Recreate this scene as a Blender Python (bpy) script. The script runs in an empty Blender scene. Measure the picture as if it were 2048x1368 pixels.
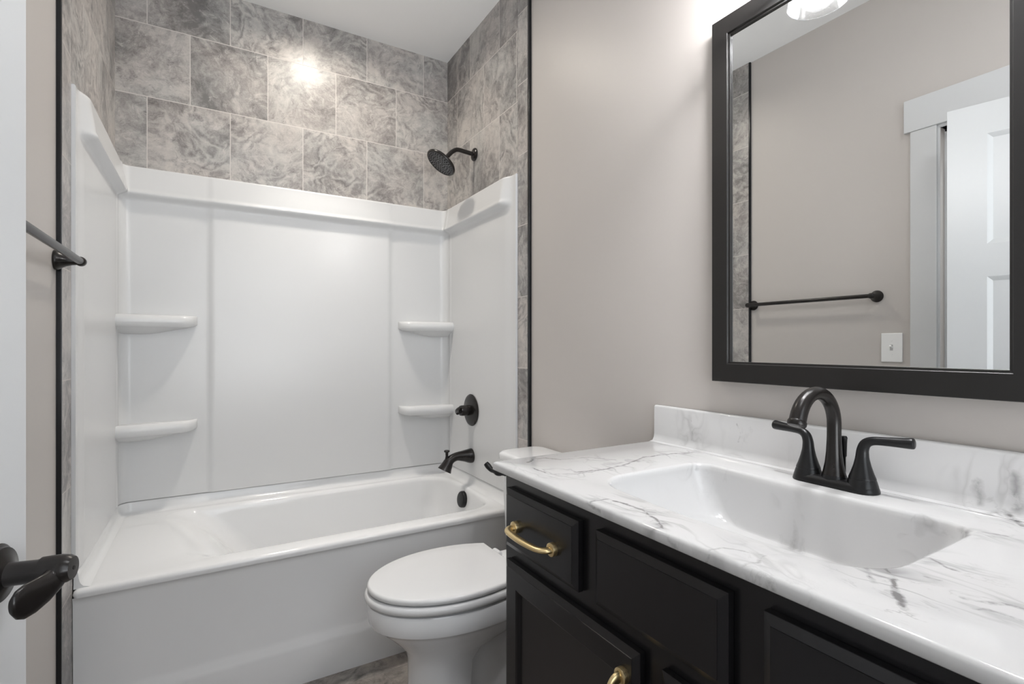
import bpy, bmesh, math, random
from mathutils import Vector, Matrix
random.seed(4)
PI = math.pi
S = bpy.context.scene
COL = S.collection

# ------------------------------------------------------------------ camera
cam_data = bpy.data.cameras.new('camera')
cam = bpy.data.objects.new('camera', cam_data)
COL.objects.link(cam)
cam.location = (0.0, 0.0, 1.164)
cam.rotation_euler = (PI / 2, 0, -math.radians(30.564))
cam_data.sensor_fit = 'HORIZONTAL'
cam_data.sensor_width = 36.0
cam_data.lens = 1016.0 / 2048.0 * 36.0
cam_data.shift_y = 8.0 / 2048.0
cam_data.clip_start = 0.02
S.camera = cam

# ------------------------------------------------------------------ world, exposure
w = bpy.data.worlds.new('world')
S.world = w
w.use_nodes = True
w.node_tree.nodes['Background'].inputs[0].default_value = (0.80, 0.88, 1.0, 1)
w.node_tree.nodes['Background'].inputs[1].default_value = 0.5
S.view_settings.view_transform = 'Standard'
S.view_settings.look = 'None'
S.view_settings.gamma = 1.0
S.view_settings.use_curve_mapping = False
S.view_settings.exposure = 0.05


def area_light(name, loc, rot, size, power, color, size_y=None, shape='DISK', spread=180):
    d = bpy.data.lights.new(name, 'AREA')
    d.shape = shape
    d.size = size
    if size_y:
        d.size_y = size_y
    d.energy = power
    d.color = color
    d.spread = math.radians(spread)
    o = bpy.data.objects.new(name, d)
    o.location = loc
    o.rotation_euler = rot
    COL.objects.link(o)
    return o


def point_light(name, loc, radius, power, color):
    d = bpy.data.lights.new(name, 'POINT')
    d.shadow_soft_size = radius
    d.energy = power
    d.color = color
    o = bpy.data.objects.new(name, d)
    o.location = loc
    COL.objects.link(o)
    return o


# the recessed can above the tub, the two bulbs of the vanity light, then added fills:
# two behind the camera at the rear opening, one in the hallway
area_light('tub_downlight', (0.45, 2.19, 2.735), (0, 0, 0), 0.11, 6.2, (1.0, 0.925, 0.82), spread=158)
area_light('tub_downlight_core', (0.45, 2.19, 2.734), (0, 0, 0), 0.10, 2.1, (1.0, 0.955, 0.90), spread=62)
for yy in (0.676, 0.436):
    point_light('vanity_bulb_light', (0.980, yy, 2.055), 0.042, 20.5, (0.985, 0.98, 1.0))
area_light('rear_fill', (0.39, -0.66, 1.52), (PI / 2, 0, 0), 1.20, 20.0, (0.90, 0.955, 1.0), 1.50, 'RECTANGLE')  # added frontal fill from behind the camera, no such source known
area_light('rear_fill_up', (0.39, -1.05, 0.55), (math.radians(130), 0, 0), 1.20, 50.0, (0.96, 0.985, 1.0), 0.9, 'RECTANGLE')  # added fill aimed upward to brighten the ceiling
area_light('hallway_fill', (-0.95, 0.60, 2.70), (0, 0, 0), 0.40, 26.0, (0.92, 0.965, 1.0))  # added unseen fill that keeps the door gap from going dark

# ------------------------------------------------------------------ key dimensions (metres)
L, R = -0.3426, 1.1312          # tile faces of the alcove
WL, WR = -0.353, 1.141          # painted walls
B = 2.6234                      # tiled back wall
T = 1.868                       # front plane of tub and surround
CEIL = 2.743
REAR = -0.55
TRIM = 1.785                    # edge of the tile
TRIML = 1.768


# ------------------------------------------------------------------ node helper
class NT:
    def __init__(self, name, rough=0.5, metal=0.0, spec=0.5, coat=0.0):
        self.m = bpy.data.materials.new(name)
        self.m.use_nodes = True
        self.t = self.m.node_tree
        self.b = self.t.nodes['Principled BSDF']
        self.b.inputs['Roughness'].default_value = rough
        self.b.inputs['Metallic'].default_value = metal
        self.b.inputs['Specular IOR Level'].default_value = spec
        if coat:
            self.b.inputs['Coat Weight'].default_value = coat
            self.b.inputs['Coat Roughness'].default_value = 0.08

    def n(self, kind, **kw):
        nd = self.t.nodes.new(kind)
        for k, v in kw.items():
            setattr(nd, k, v)
        return nd

    def l(self, a, b):
        self.t.links.new(a, b)

    def _set(self, sock, v):
        if hasattr(v, 'is_linked') or isinstance(v, bpy.types.NodeSocket):
            self.l(v, sock)
        else:
            sock.default_value = v

    def math(self, op, a, b=None, c=None, clamp=False):
        nd = self.n('ShaderNodeMath', operation=op)
        nd.use_clamp = clamp
        self._set(nd.inputs[0], a)
        if b is not None:
            self._set(nd.inputs[1], b)
        if c is not None:
            self._set(nd.inputs[2], c)
        return nd.outputs[0]

    def vmath(self, op, a, b=None, scale=None):
        nd = self.n('ShaderNodeVectorMath', operation=op)
        self._set(nd.inputs[0], a)
        if b is not None:
            self._set(nd.inputs[1], b)
        if scale is not None:
            self._set(nd.inputs['Scale'], scale)
        return nd.outputs['Value'] if op in ('LENGTH', 'DISTANCE') else nd.outputs[0]

    def noise(self, vec, scale, detail=4.0, rough=0.5, dist=0.0, out=0):
        nd = self.n('ShaderNodeTexNoise')
        self.l(vec, nd.inputs['Vector'])
        self._set(nd.inputs['Scale'], scale)
        nd.inputs['Detail'].default_value = detail
        nd.inputs['Roughness'].default_value = rough
        nd.inputs['Distortion'].default_value = dist
        return nd.outputs[out]

    def ramp(self, fac, stops):
        nd = self.n('ShaderNodeValToRGB')
        e = nd.color_ramp.elements
        while len(e) < len(stops):
            e.new(0.5)
        for i, (p, c) in enumerate(stops):
            e[i].position = p
            e[i].color = (c[0], c[1], c[2], 1) if not isinstance(c, (int, float)) else (c, c, c, 1)
        self.l(fac, nd.inputs[0])
        return nd.outputs[0]

    def mix(self, fac, a, b, blend='MIX'):
        nd = self.n('ShaderNodeMix', data_type='RGBA', blend_type=blend)
        self._set(nd.inputs[0], fac)
        for s, v in ((nd.inputs[6], a), (nd.inputs[7], b)):
            if isinstance(v, tuple):
                s.default_value = (v[0], v[1], v[2], 1)
            else:
                self.l(v, s)
        return nd.outputs[2]

    def coord(self, which='Object'):
        return self.n('ShaderNodeTexCoord').outputs[which]

    def bump(self, h, strength=0.2, dist=0.002):
        nd = self.n('ShaderNodeBump')
        nd.inputs['Strength'].default_value = strength
        nd.inputs['Distance'].default_value = dist
        self.l(h, nd.inputs['Height'])
        self.l(nd.outputs[0], self.b.inputs['Normal'])

    def color(self, c):
        self._set(self.b.inputs['Base Color'], c if not isinstance(c, tuple) else (c[0], c[1], c[2], 1))
        return self


def plain(name, col, rough=0.5, metal=0.0, spec=0.5, coat=0.0, vary=0.0, scale=8.0, bump=0.0, bscale=200.0):
    m = NT(name, rough, metal, spec, coat)
    co = m.coord()
    if vary:
        f = m.noise(co, scale, 3.0)
        a = tuple(max(0, v * (1 - vary)) for v in col)
        b = tuple(min(1, v * (1 + vary)) for v in col)
        m.color(m.mix(f, a, b))
    else:
        m.color(col)
    if bump:
        m.bump(m.noise(co, bscale, 2.0), bump, 0.0006)
    return m.m


def stone_color(m, vec, rnd, lo, mid, hi, warm):
    """swirled travertine-like stone; vec is in metres, rnd a per-tile number"""
    off = m.n('ShaderNodeCombineXYZ')
    m.l(m.math('MULTIPLY', rnd, 37.0), off.inputs[0])
    m.l(m.math('MULTIPLY', rnd, 91.0), off.inputs[1])
    m.l(m.math('MULTIPLY', rnd, 53.0), off.inputs[2])
    v = m.vmath('ADD', vec, off.outputs[0])
    warp = m.noise(v, 3.2, 4.0, 0.55, 0.4, out=1)
    v2 = m.vmath('ADD', v, m.vmath('SCALE', m.vmath('SUBTRACT', warp, (0.5, 0.5, 0.5)), scale=0.24))
    big = m.noise(v2, 4.2, 5.0, 0.58, 0.4)
    fine = m.noise(v2, 24.0, 9.0, 0.74, 0.3)
    grain = m.noise(v, 150.0, 4.0, 0.75, 0.0)
    # banded flow lines that come and go
    lines = m.noise(m.vmath('MULTIPLY', v2, (1.0, 1.0, 1.0)), 3.4, 3.0, 0.5, 0.3)
    saw = m.math('PINGPONG', m.math('MULTIPLY', lines, 13.0), 0.5)
    where = m.ramp(m.noise(v, 3.0, 2.0, 0.5), [(0.42, 0.0), (0.62, 1.0)])
    h = m.math('ADD', m.math('MULTIPLY', big, 0.44), m.math('MULTIPLY', fine, 0.42))
    h = m.math('ADD', h, m.math('MULTIPLY', grain, 0.14))
    h = m.math('ADD', h, m.math('MULTIPLY', m.math('MULTIPLY', m.math('SUBTRACT', saw, 0.25), where), 0.24))
    h = m.math('ADD', h, m.math('MULTIPLY', m.math('SUBTRACT', rnd, 0.5), 0.09))
    c = m.ramp(h, [(0.385, lo), (0.465, mid), (0.545, hi), (0.655, warm)])
    # a faint change of hue from brownish to bluish grey
    c = m.mix(m.math('MULTIPLY', m.ramp(m.noise(v, 5.0, 3.0), [(0.40, 0.0), (0.66, 1.0)]), 0.30), c, m.mix(0.9, c, (0.80, 0.95, 1.0), 'MULTIPLY'))
    # thin dark cracks and pale veins, broken up
    vein = m.math('ABSOLUTE', m.math('SUBTRACT', m.noise(v2, 5.5, 5.0, 0.6, 0.6), 0.5))
    vm = m.math('MULTIPLY', m.ramp(vein, [(0.0, 1.0), (0.014, 0.0)]), m.ramp(fine, [(0.45, 0.0), (0.60, 1.0)]))
    c = m.mix(m.math('MULTIPLY', vm, 0.55), c, (hi[0] * 1.35, hi[1] * 1.35, hi[2] * 1.37))
    vein2 = m.math('ABSOLUTE', m.math('SUBTRACT', m.noise(v2, 6.5, 6.0, 0.62, 0.9), 0.47))
    vm2 = m.math('MULTIPLY', m.ramp(vein2, [(0.0, 1.0), (0.010, 0.0)]), m.ramp(fine, [(0.42, 1.0), (0.56, 0.0)]))
    c = m.mix(m.math('MULTIPLY', vm2, 0.6), c, (lo[0] * 0.62, lo[1] * 0.60, lo[2] * 0.60))
    return c, h


STONE = ((0.178, 0.166, 0.160), (0.305, 0.284, 0.271), (0.450, 0.420, 0.398), (0.565, 0.525, 0.485))


def tile_mat(name, axis, u0, z0, pitch=0.3066, row=0.3050, offset=0.5, grout=(0.62, 0.585, 0.555), stone=STONE, rough=0.34, mortar=0.0016):
    """axis: which world axes carry the horizontal and the vertical of the tile grid"""
    m = NT(name, rough, 0.0, 0.5)
    co = m.coord()
    sp = m.n('ShaderNodeSeparateXYZ')
    m.l(co, sp.inputs[0])
    a = {'x': sp.outputs[0], 'y': sp.outputs[1], 'z': sp.outputs[2]}
    cb = m.n('ShaderNodeCombineXYZ')
    m.l(m.math('SUBTRACT', a[axis[0]], u0), cb.inputs[0])
    m.l(m.math('SUBTRACT', a[axis[1]], z0), cb.inputs[1])
    br = m.n('ShaderNodeTexBrick')
    br.offset = offset
    br.offset_frequency = 2
    m.l(cb.outputs[0], br.inputs['Vector'])
    br.inputs['Color1'].default_value = (0, 0, 0, 1)
    br.inputs['Color2'].default_value = (1, 1, 1, 1)
    br.inputs['Mortar'].default_value = (0.5, 0.5, 0.5, 1)
    br.inputs['Scale'].default_value = 1.0
    br.inputs['Mortar Size'].default_value = mortar
    br.inputs['Mortar Smooth'].default_value = 0.1
    br.inputs['Brick Width'].default_value = pitch
    br.inputs['Row Height'].default_value = row
    sc = m.n('ShaderNodeSeparateColor')
    m.l(br.outputs['Color'], sc.inputs[0])
    c, h = stone_color(m, co, sc.outputs[0], *stone)
    m.color(m.mix(br.outputs['Fac'], c, grout))
    m._set(m.b.inputs['Roughness'], m.math('ADD', m.math('MULTIPLY', br.outputs['Fac'], 0.4), rough))
    hh = m.math('SUBTRACT', m.math('MULTIPLY', h, 0.12), m.math('MULTIPLY', br.outputs['Fac'], 0.6))
    m.bump(hh, 0.35, 0.004)
    return m.m


def marble_mat():
    m = NT('cultured_marble', 0.10, 0.0, 0.5)
    co = m.coord()
    warp = m.noise(co, 5.0, 3.0, 0.55, 0.5, out=1)
    v = m.vmath('ADD', co, m.vmath('SCALE', m.vmath('SUBTRACT', warp, (0.5, 0.5, 0.5)), scale=0.10))
    st = m.vmath('MULTIPLY', v, (1.0, 0.42, 0.22))
    n1 = m.math('ABSOLUTE', m.math('SUBTRACT', m.noise(st, 8.0, 3.5, 0.55, 1.0), 0.5))
    v1 = m.ramp(n1, [(0.0, 1.0), (0.008, 0.6), (0.030, 0.0)])
    n2 = m.math('ABSOLUTE', m.math('SUBTRACT', m.noise(st, 19.0, 5.0, 0.62, 0.8), 0.47))
    v2 = m.ramp(n2, [(0.0, 0.7), (0.020, 0.0)])
    v2 = m.math('MULTIPLY', v2, m.ramp(m.noise(co, 30.0, 2.0), [(0.45, 0.0), (0.6, 1.0)]))
    # single dark veins of this slab: (half width, strength, course)
    veins = [
              (0.0045, 0.75, [(0.647, 1.021, 0.887), (0.683, 1.050, 0.887), (0.709, 1.040, 0.887), (0.731, 1.008, 0.887)]),
              (0.003, 0.55, [(0.626, 0.975, 0.887), (0.630, 0.905, 0.887), (0.676, 0.877, 0.887), (0.751, 0.874, 0.887)]),
              (0.0045, 0.7, [(0.684, 0.888, 0.887), (0.767, 0.876, 0.887), (0.840, 0.889, 0.887), (0.930, 0.923, 0.887), (1.012, 0.916, 0.887), (1.076, 0.899, 0.887)]),
              (0.003, 0.45, [(0.731, 1.008, 0.887), (0.809, 0.988, 0.887), (0.843, 0.936, 0.887)]),
              (0.004, 0.85, [(0.619, 0.689, 0.887), (0.627, 0.664, 0.887), (0.622, 0.617, 0.887), (0.606, 0.571, 0.887), (0.591, 0.549, 0.887)]),
              (0.004, 0.5, [(0.567, 0.706, 0.887), (0.595, 0.710, 0.887), (0.617, 0.704, 0.887)]),
              (0.0035, 0.4, [(0.568, 0.466, 0.887), (0.606, 0.451, 0.887), (0.621, 0.424, 0.887), (0.628, 0.407, 0.887), (0.602, 0.401, 0.887), (0.575, 0.407, 0.887)]),
              (0.0045, 0.9, [(0.733, 0.321, 0.887), (0.707, 0.296, 0.887), (0.669, 0.275, 0.887), (0.644, 0.263, 0.887), (0.628, 0.248, 0.887)]),
              (0.004, 0.6, [(0.707, 0.325, 0.887), (0.685, 0.309, 0.887), (0.668, 0.297, 0.887)]),
              (0.0035, 0.6, [(0.809, 0.295, 0.887), (0.798, 0.275, 0.887), (0.790, 0.258, 0.887)]),
              (0.005, 0.5, [(0.713, 0.228, 0.887), (0.719, 0.215, 0.887), (0.731, 0.204, 0.887), (0.736, 0.189, 0.887)]),
              (0.004, 0.4, [(0.692, 0.215, 0.887), (0.703, 0.202, 0.887), (0.703, 0.181, 0.887)]),
              (0.004, 0.4, [(0.739, 0.274, 0.887), (0.739, 0.259, 0.887)]),
              (0.006, 0.8, [(1.113, 0.301, 0.887), (1.076, 0.273, 0.887)]),
              (0.005, 0.5, [(0.986, 0.296, 0.887), (0.996, 0.272, 0.887)]),
              (0.01, 0.45, [(1.117, 0.294, 0.952), (1.117, 0.291, 0.900)]),
              (0.008, 0.35, [(1.117, 0.340, 0.933), (1.117, 0.339, 0.899)]),
              (0.0025, 0.45, [(1.117, 0.945, 0.976), (1.117, 0.935, 0.950), (1.117, 0.937, 0.903)]),
              (0.0025, 0.45, [(1.117, 0.798, 0.971), (1.117, 0.790, 0.951), (1.117, 0.794, 0.926)]),
              (0.004, 0.5, [(0.578, 0.718, 0.884), (0.578, 0.679, 0.880)]),
              (0.004, 0.5, [(0.578, 0.456, 0.880), (0.578, 0.462, 0.867)]),
              (0.0035, 0.5, [(0.578, 0.373, 0.868), (0.578, 0.368, 0.881), (0.578, 0.363, 0.873)]),
              (0.004, 0.35, [(0.578, 0.528, 0.882), (0.578, 0.514, 0.875)]),
              (0.01, 0.35, [(0.985, 0.586, 0.849), (0.985, 0.581, 0.767)]),
              (0.006, 0.3, [(0.985, 0.564, 0.846), (0.985, 0.566, 0.762)]),
              (0.012, 0.6, [(0.985, 0.361, 0.892), (0.985, 0.367, 0.858)]),
              (0.012, 0.5, [(0.985, 0.325, 0.883), (0.985, 0.309, 0.879)]),
              (0.005, 0.3, [(0.985, 0.804, 0.884), (0.985, 0.810, 0.872)]),
    ]
    wob = m.noise(co, 38.0, 3.0, 0.6, 0.0, out=1)
    pv = m.vmath('ADD', co, m.vmath('SCALE', m.vmath('SUBTRACT', wob, (0.5, 0.5, 0.5)), scale=0.016))
    rag = m.ramp(m.noise(co, 55.0, 4.0, 0.65), [(0.36, 0.25), (0.54, 1.0)])
    own = None
    near = None
    for wd, sg, course in veins:
        for a, b in zip(course, course[1:]):
            A, Bv = Vector(a), Vector(b)
            ba = Bv - A
            pa = m.vmath('SUBTRACT', pv, tuple(A))
            dt = m.n('ShaderNodeVectorMath', operation='DOT_PRODUCT')
            m.l(pa, dt.inputs[0])
            dt.inputs[1].default_value = tuple(ba / max(ba.length_squared, 1e-9))
            h = m.math('ADD', dt.outputs['Value'], 0.0, clamp=True)
            sc_ = m.n('ShaderNodeVectorMath', operation='SCALE')
            sc_.inputs[0].default_value = tuple(ba)
            m.l(h, sc_.inputs['Scale'])
            d = m.vmath('LENGTH', m.vmath('SUBTRACT', pa, sc_.outputs[0]))
            k = m.math('MULTIPLY', m.math('SUBTRACT', 1.0, m.math('MULTIPLY', d, 1.0 / (wd * 1.15)), clamp=True), sg * 1.7)
            own = k if own is None else m.math('MAXIMUM', own, k)
            q = m.math('MULTIPLY', m.math('SUBTRACT', 1.0, m.math('MULTIPLY', d, 1.0 / 0.060), clamp=True), sg * 1.5)
            near = q if near is None else m.math('MAXIMUM', near, q)
    own = m.math('MULTIPLY', own, rag, clamp=True)
    mask = m.math('MAXIMUM', m.math('MULTIPLY', near, 0.8), m.ramp(m.noise(co, 3.4, 2.0, 0.5), [(0.60, 0.0), (0.78, 0.28)]))
    f = m.math('MAXIMUM', own, m.math('MULTIPLY', m.math('MAXIMUM', v1, v2), m.math('MULTIPLY', mask, 0.75)))
    cloud = m.math('MULTIPLY', m.ramp(m.noise(v, 11.0, 5.0, 0.6), [(0.50, 0.0), (0.72, 1.0)]), m.math('MULTIPLY', mask, 0.22))
    base = m.mix(m.noise(co, 4.0, 4.0), (0.64, 0.638, 0.636), (0.60, 0.60, 0.60))
    c = m.mix(cloud, base, (0.50, 0.49, 0.49))
    c = m.mix(m.math('MULTIPLY', f, 0.85), c, (0.16, 0.155, 0.155))
    m.color(c)
    return m.m


def glass_mat(name, rough=0.05, bubbles=0.4, scatter=0.10):
    m = bpy.data.materials.new(name)
    m.use_nodes = True
    t = m.node_tree
    t.nodes.clear()
    out = t.nodes.new('ShaderNodeOutputMaterial')
    mx = t.nodes.new('ShaderNodeMixShader')
    tr = t.nodes.new('ShaderNodeBsdfTransparent')
    tr.inputs[0].default_value = (0.93, 0.93, 0.93, 1)
    gl = t.nodes.new('ShaderNodeBsdfGlossy')
    gl.inputs['Roughness'].default_value = rough
    lw = t.nodes.new('ShaderNodeLayerWeight')
    lw.inputs[0].default_value = 0.35
    tc = t.nodes.new('ShaderNodeTexCoord')
    vo = t.nodes.new('ShaderNodeTexVoronoi')
    vo.inputs['Scale'].default_value = 160
    t.links.new(tc.outputs['Object'], vo.inputs['Vector'])
    rp = t.nodes.new('ShaderNodeValToRGB')
    rp.color_ramp.elements[0].position = 0.10
    rp.color_ramp.elements[0].color = (bubbles, bubbles, bubbles, 1)
    rp.color_ramp.elements[1].position = 0.24
    rp.color_ramp.elements[1].color = (0, 0, 0, 1)
    t.links.new(vo.outputs['Distance'], rp.inputs[0])
    ad = t.nodes.new('ShaderNodeMath')
    ad.operation = 'MAXIMUM'
    t.links.new(lw.outputs['Fresnel'], ad.inputs[0])
    t.links.new(rp.outputs[0], ad.inputs[1])
    t.links.new(ad.outputs[0], mx.inputs[0])
    t.links.new(tr.outputs[0], mx.inputs[1])
    t.links.new(gl.outputs[0], mx.inputs[2])
    df = t.nodes.new('ShaderNodeBsdfTranslucent')
    df.inputs[0].default_value = (0.95, 0.95, 0.95, 1)
    m2 = t.nodes.new('ShaderNodeMixShader')
    m2.inputs[0].default_value = scatter
    t.links.new(mx.outputs[0], m2.inputs[1])
    t.links.new(df.outputs[0], m2.inputs[2])
    t.links.new(m2.outputs[0], out.inputs[0])
    return m


def emit_mat(name, col, strength):
    m = NT(name, 0.5)
    m.color((0.9, 0.9, 0.9))
    m.b.inputs['Emission Color'].default_value = (col[0], col[1], col[2], 1)
    m.b.inputs['Emission Strength'].default_value = strength
    return m.m


M_PAINT = plain('greige_paint', (0.555, 0.522, 0.494), 0.42, spec=0.35, vary=0.015, scale=3, bump=0.05, bscale=350)
M_CEIL = plain('ceiling_paint', (0.90, 0.90, 0.895), 0.75, spec=0.2, vary=0.01)
M_WHITE = plain('white_trim_paint', (0.64, 0.648, 0.652), 0.35, vary=0.01)
M_ACRYL = plain('white_acrylic', (0.695, 0.698, 0.70), 0.27)
M_ENAM = plain('white_enamel', (0.785, 0.788, 0.79), 0.10)
M_PORC = plain('white_porcelain', (0.80, 0.803, 0.81), 0.08, coat=0.3)
M_SEAT = plain('white_seat_plastic', (0.71, 0.71, 0.71), 0.16)
M_BRONZE = plain('oil_rubbed_bronze', (0.0150, 0.0128, 0.0118), 0.27, metal=0.2, spec=0.45, vary=0.15, scale=60)
M_BLACKM = plain('matt_black_metal', (0.0070, 0.0070, 0.0078), 0.33, spec=0.36, vary=0.1, scale=40)
M_CAB = plain('black_cabinet_paint', (0.0105, 0.0100, 0.0112), 0.27, spec=0.42, vary=0.12, scale=30, bump=0.06, bscale=260)
M_BRASS = plain('satin_brass', (0.76, 0.60, 0.33), 0.33, metal=1.0, vary=0.06, scale=120)
M_FRAME = plain('black_frame_paint', (0.0125, 0.0115, 0.0108), 0.40, spec=0.42, vary=0.1, scale=25)
M_EDGE = plain('black_edge_profile', (0.006, 0.007, 0.009), 0.22, metal=0.2)
M_PLASTIC = plain('white_switch_plastic', (0.90, 0.90, 0.89), 0.25)
M_DARK = plain('dark_gap', (0.01, 0.01, 0.01), 0.8)
M_NOZZLE = plain('shower_face_rubber', (0.085, 0.085, 0.088), 0.45, vary=0.3, scale=160)
M_MARBLE = marble_mat()
M_MIRROR = plain('silvered_glass', (0.90, 0.915, 0.915), 0.0, metal=1.0)
M_GLASS = glass_mat('seeded_glass')
M_PANE = glass_mat('added_window_glass', 0.02, 0.0, 0.0)  # pane of the added rear window
M_TILE_BACK = tile_mat('tile_back', 'xz', -0.2352, 2.2148 - 0.305 * 10)
M_TILE_L = tile_mat('tile_left', 'yz', 2.336, 2.2148 - 0.305 * 10)
M_TILE_R = tile_mat('tile_right', 'yz', 2.336, 2.2148 - 0.305 * 10)
M_TILE_STRIP = tile_mat('tile_strip', 'yz', 1.70, 1.675 - 0.302 * 8, pitch=0.60, row=0.302, offset=0.0)
M_FLOOR = tile_mat('tile_floor', 'xy', 0.02, 1.793 - 0.305 * 9, pitch=0.61, row=0.305, rough=0.35,
                   grout=(0.22, 0.21, 0.20), stone=((0.11, 0.10, 0.095), (0.20, 0.18, 0.165), (0.31, 0.275, 0.25), (0.40, 0.355, 0.31)))


# ------------------------------------------------------------------ object helpers
def link(name, me, mat, parent=None, angle=40, smooth=True):
    o = bpy.data.objects.new(name, me)
    COL.objects.link(o)
    if mat:
        me.materials.append(mat)
    if smooth:
        for p in me.polygons:
            p.use_smooth = True
        me.set_sharp_from_angle(angle=math.radians(angle))
    if parent is not None:
        o.parent = parent
        o.matrix_parent_inverse = Matrix.Translation(abs_loc(parent)).inverted()
    return o


def abs_loc(o):
    return Vector(o.location)


def from_bm(name, bm, mat, parent=None, angle=40, smooth=True):
    bmesh.ops.remove_doubles(bm, verts=bm.verts, dist=1e-6)
    bmesh.ops.recalc_face_normals(bm, faces=bm.faces)
    me = bpy.data.meshes.new(name)
    bm.to_mesh(me)
    bm.free()
    return link(name, me, mat, parent, angle, smooth)


def thing(name, label, cat, loc, group=None):
    o = bpy.data.objects.new(name, None)
    o.empty_display_size = 0.05
    o.location = loc
    COL.objects.link(o)
    return tag(o, label, cat, group)


def tag(o, label, cat, group=None):
    o['label'] = label
    o['category'] = cat
    if group:
        o['group'] = group
    return o


def struct(o, label=None, cat=None):
    o['kind'] = 'structure'
    if label:
        o['label'] = label
    if cat:
        o['category'] = cat
    return o


def box(bm, x0, x1, y0, y1, z0, z1):
    v = [bm.verts.new((x, y, z)) for x in (x0, x1) for y in (y0, y1) for z in (z0, z1)]
    for f in ((0, 1, 3, 2), (4, 6, 7, 5), (0, 4, 5, 1), (2, 3, 7, 6), (0, 2, 6, 4), (1, 5, 7, 3)):
        bm.faces.new([v[i] for i in f])
    return v


def bevel(o, width, seg=3, angle=35):
    md = o.modifiers.new('bevel', 'BEVEL')
    md.width = width
    md.segments = seg
    md.limit_method = 'ANGLE'
    md.angle_limit = math.radians(angle)
    return o


def box_obj(name, b, mat, parent=None, bev=0.0, seg=3):
    bm = bmesh.new()
    box(bm, *b)
    o = from_bm(name, bm, mat, parent)
    if bev:
        bevel(o, bev, seg)
    return o


def loft(bm, loops, closed=True, cap0=False, cap1=False):
    rows = [[bm.verts.new(p) for p in lp] for lp in loops]
    n = len(rows[0])
    for a, b in zip(rows, rows[1:]):
        for i in range(n if closed else n - 1):
            j = (i + 1) % n
            try:
                bm.faces.new((a[i], a[j], b[j], b[i]))
            except ValueError:
                pass
    if cap0:
        bm.faces.new(list(reversed(rows[0])))
    if cap1:
        bm.faces.new(rows[-1])
    return rows


def rrect(x0, x1, y0, y1, r, nc=8, ne=10, rb=None):
    """rounded rectangle, counter-clockwise, same count for every call"""
    r = min(r, (x1 - x0) / 2 - 1e-5, (y1 - y0) / 2 - 1e-5)
    pts = []
    q_ = r if rb is None else rb
    cs = [(x1 - q_, y0 + q_, -PI / 2, q_), (x1 - q_, y1 - q_, 0, q_), (x0 + r, y1 - r, PI / 2, r), (x0 + r, y0 + r, PI, r)]
    for i, (cx, cy, a0, r) in enumerate(cs):
        arc = [(cx + r * math.cos(a0 + PI / 2 * k / nc), cy + r * math.sin(a0 + PI / 2 * k / nc)) for k in range(nc + 1)]
        pts += arc
        nx = cs[(i + 1) % 4]
        q = (nx[0] + nx[3] * math.cos(nx[2]), nx[1] + nx[3] * math.sin(nx[2]))
        p = arc[-1]
        pts += [(p[0] + (q[0] - p[0]) * k / ne, p[1] + (q[1] - p[1]) * k / ne) for k in range(1, ne)]
    return pts


def lathe(bm, prof, origin, axis, n=40, cap0=True, cap1=True):
    """prof: list of (distance along axis, radius)"""
    ax = Vector(axis).normalized()
    up = Vector((0, 0, 1)) if abs(ax.z) < 0.9 else Vector((1, 0, 0))
    u = ax.cross(up).normalized()
    v = ax.cross(u)
    o = Vector(origin)
    loops = []
    for d, r in prof:
        r = max(r, 1e-5)
        loops.append([o + ax * d + (u * math.cos(2 * PI * k / n) + v * math.sin(2 * PI * k / n)) * r for k in range(n)])
    loft(bm, loops, True, cap0, cap1)


def tube(bm, pts, radii, n=20, cap=True, flat=None):
    """swept round (or flattened) bar through pts"""
    P = [Vector(p) for p in pts]
    if not isinstance(radii, (list, tuple)):
        radii = [radii] * len(P)
    tang = []
    for i in range(len(P)):
        a = P[max(i - 1, 0)]
        b = P[min(i + 1, len(P) - 1)]
        tang.append((b - a).normalized())
    ref = Vector((0, 0, 1)) if abs(tang[0].z) < 0.9 else Vector((0, 1, 0))
    u = tang[0].cross(ref).normalized()
    loops = []
    for i, p in enumerate(P):
        t = tang[i]
        u = (u - t * u.dot(t)).normalized()
        v = t.cross(u)
        fu, fv = (1, 1) if flat is None else flat
        loops.append([p + u * (radii[i] * fu * math.cos(2 * PI * k / n)) + v * (radii[i] * fv * math.sin(2 * PI * k / n)) for k in range(n)])
    loft(bm, loops, True, cap, cap)


def spline(pts, n=10):
    """Catmull-Rom through pts"""
    P = [Vector(p) for p in pts]
    P = [P[0] * 2 - P[1]] + P + [P[-1] * 2 - P[-2]]
    out = []
    for i in range(1, len(P) - 2):
        a, b, c, d = P[i - 1], P[i], P[i + 1], P[i + 2]
        for k in range(n):
            t = k / n
            out.append(0.5 * ((2 * b) + (c - a) * t + (2 * a - 5 * b + 4 * c - d) * t * t + (3 * b - a - 3 * c + d) * t ** 3))
    out.append(P[-2])
    return out


def interp(vals, n=10):
    return [v.x for v in spline([(v, 0, 0) for v in vals], n)]


def sm(a, b, x):
    t = min(1.0, max(0.0, (x - a) / (b - a)))
    return t * t * (3 - 2 * t)


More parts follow.
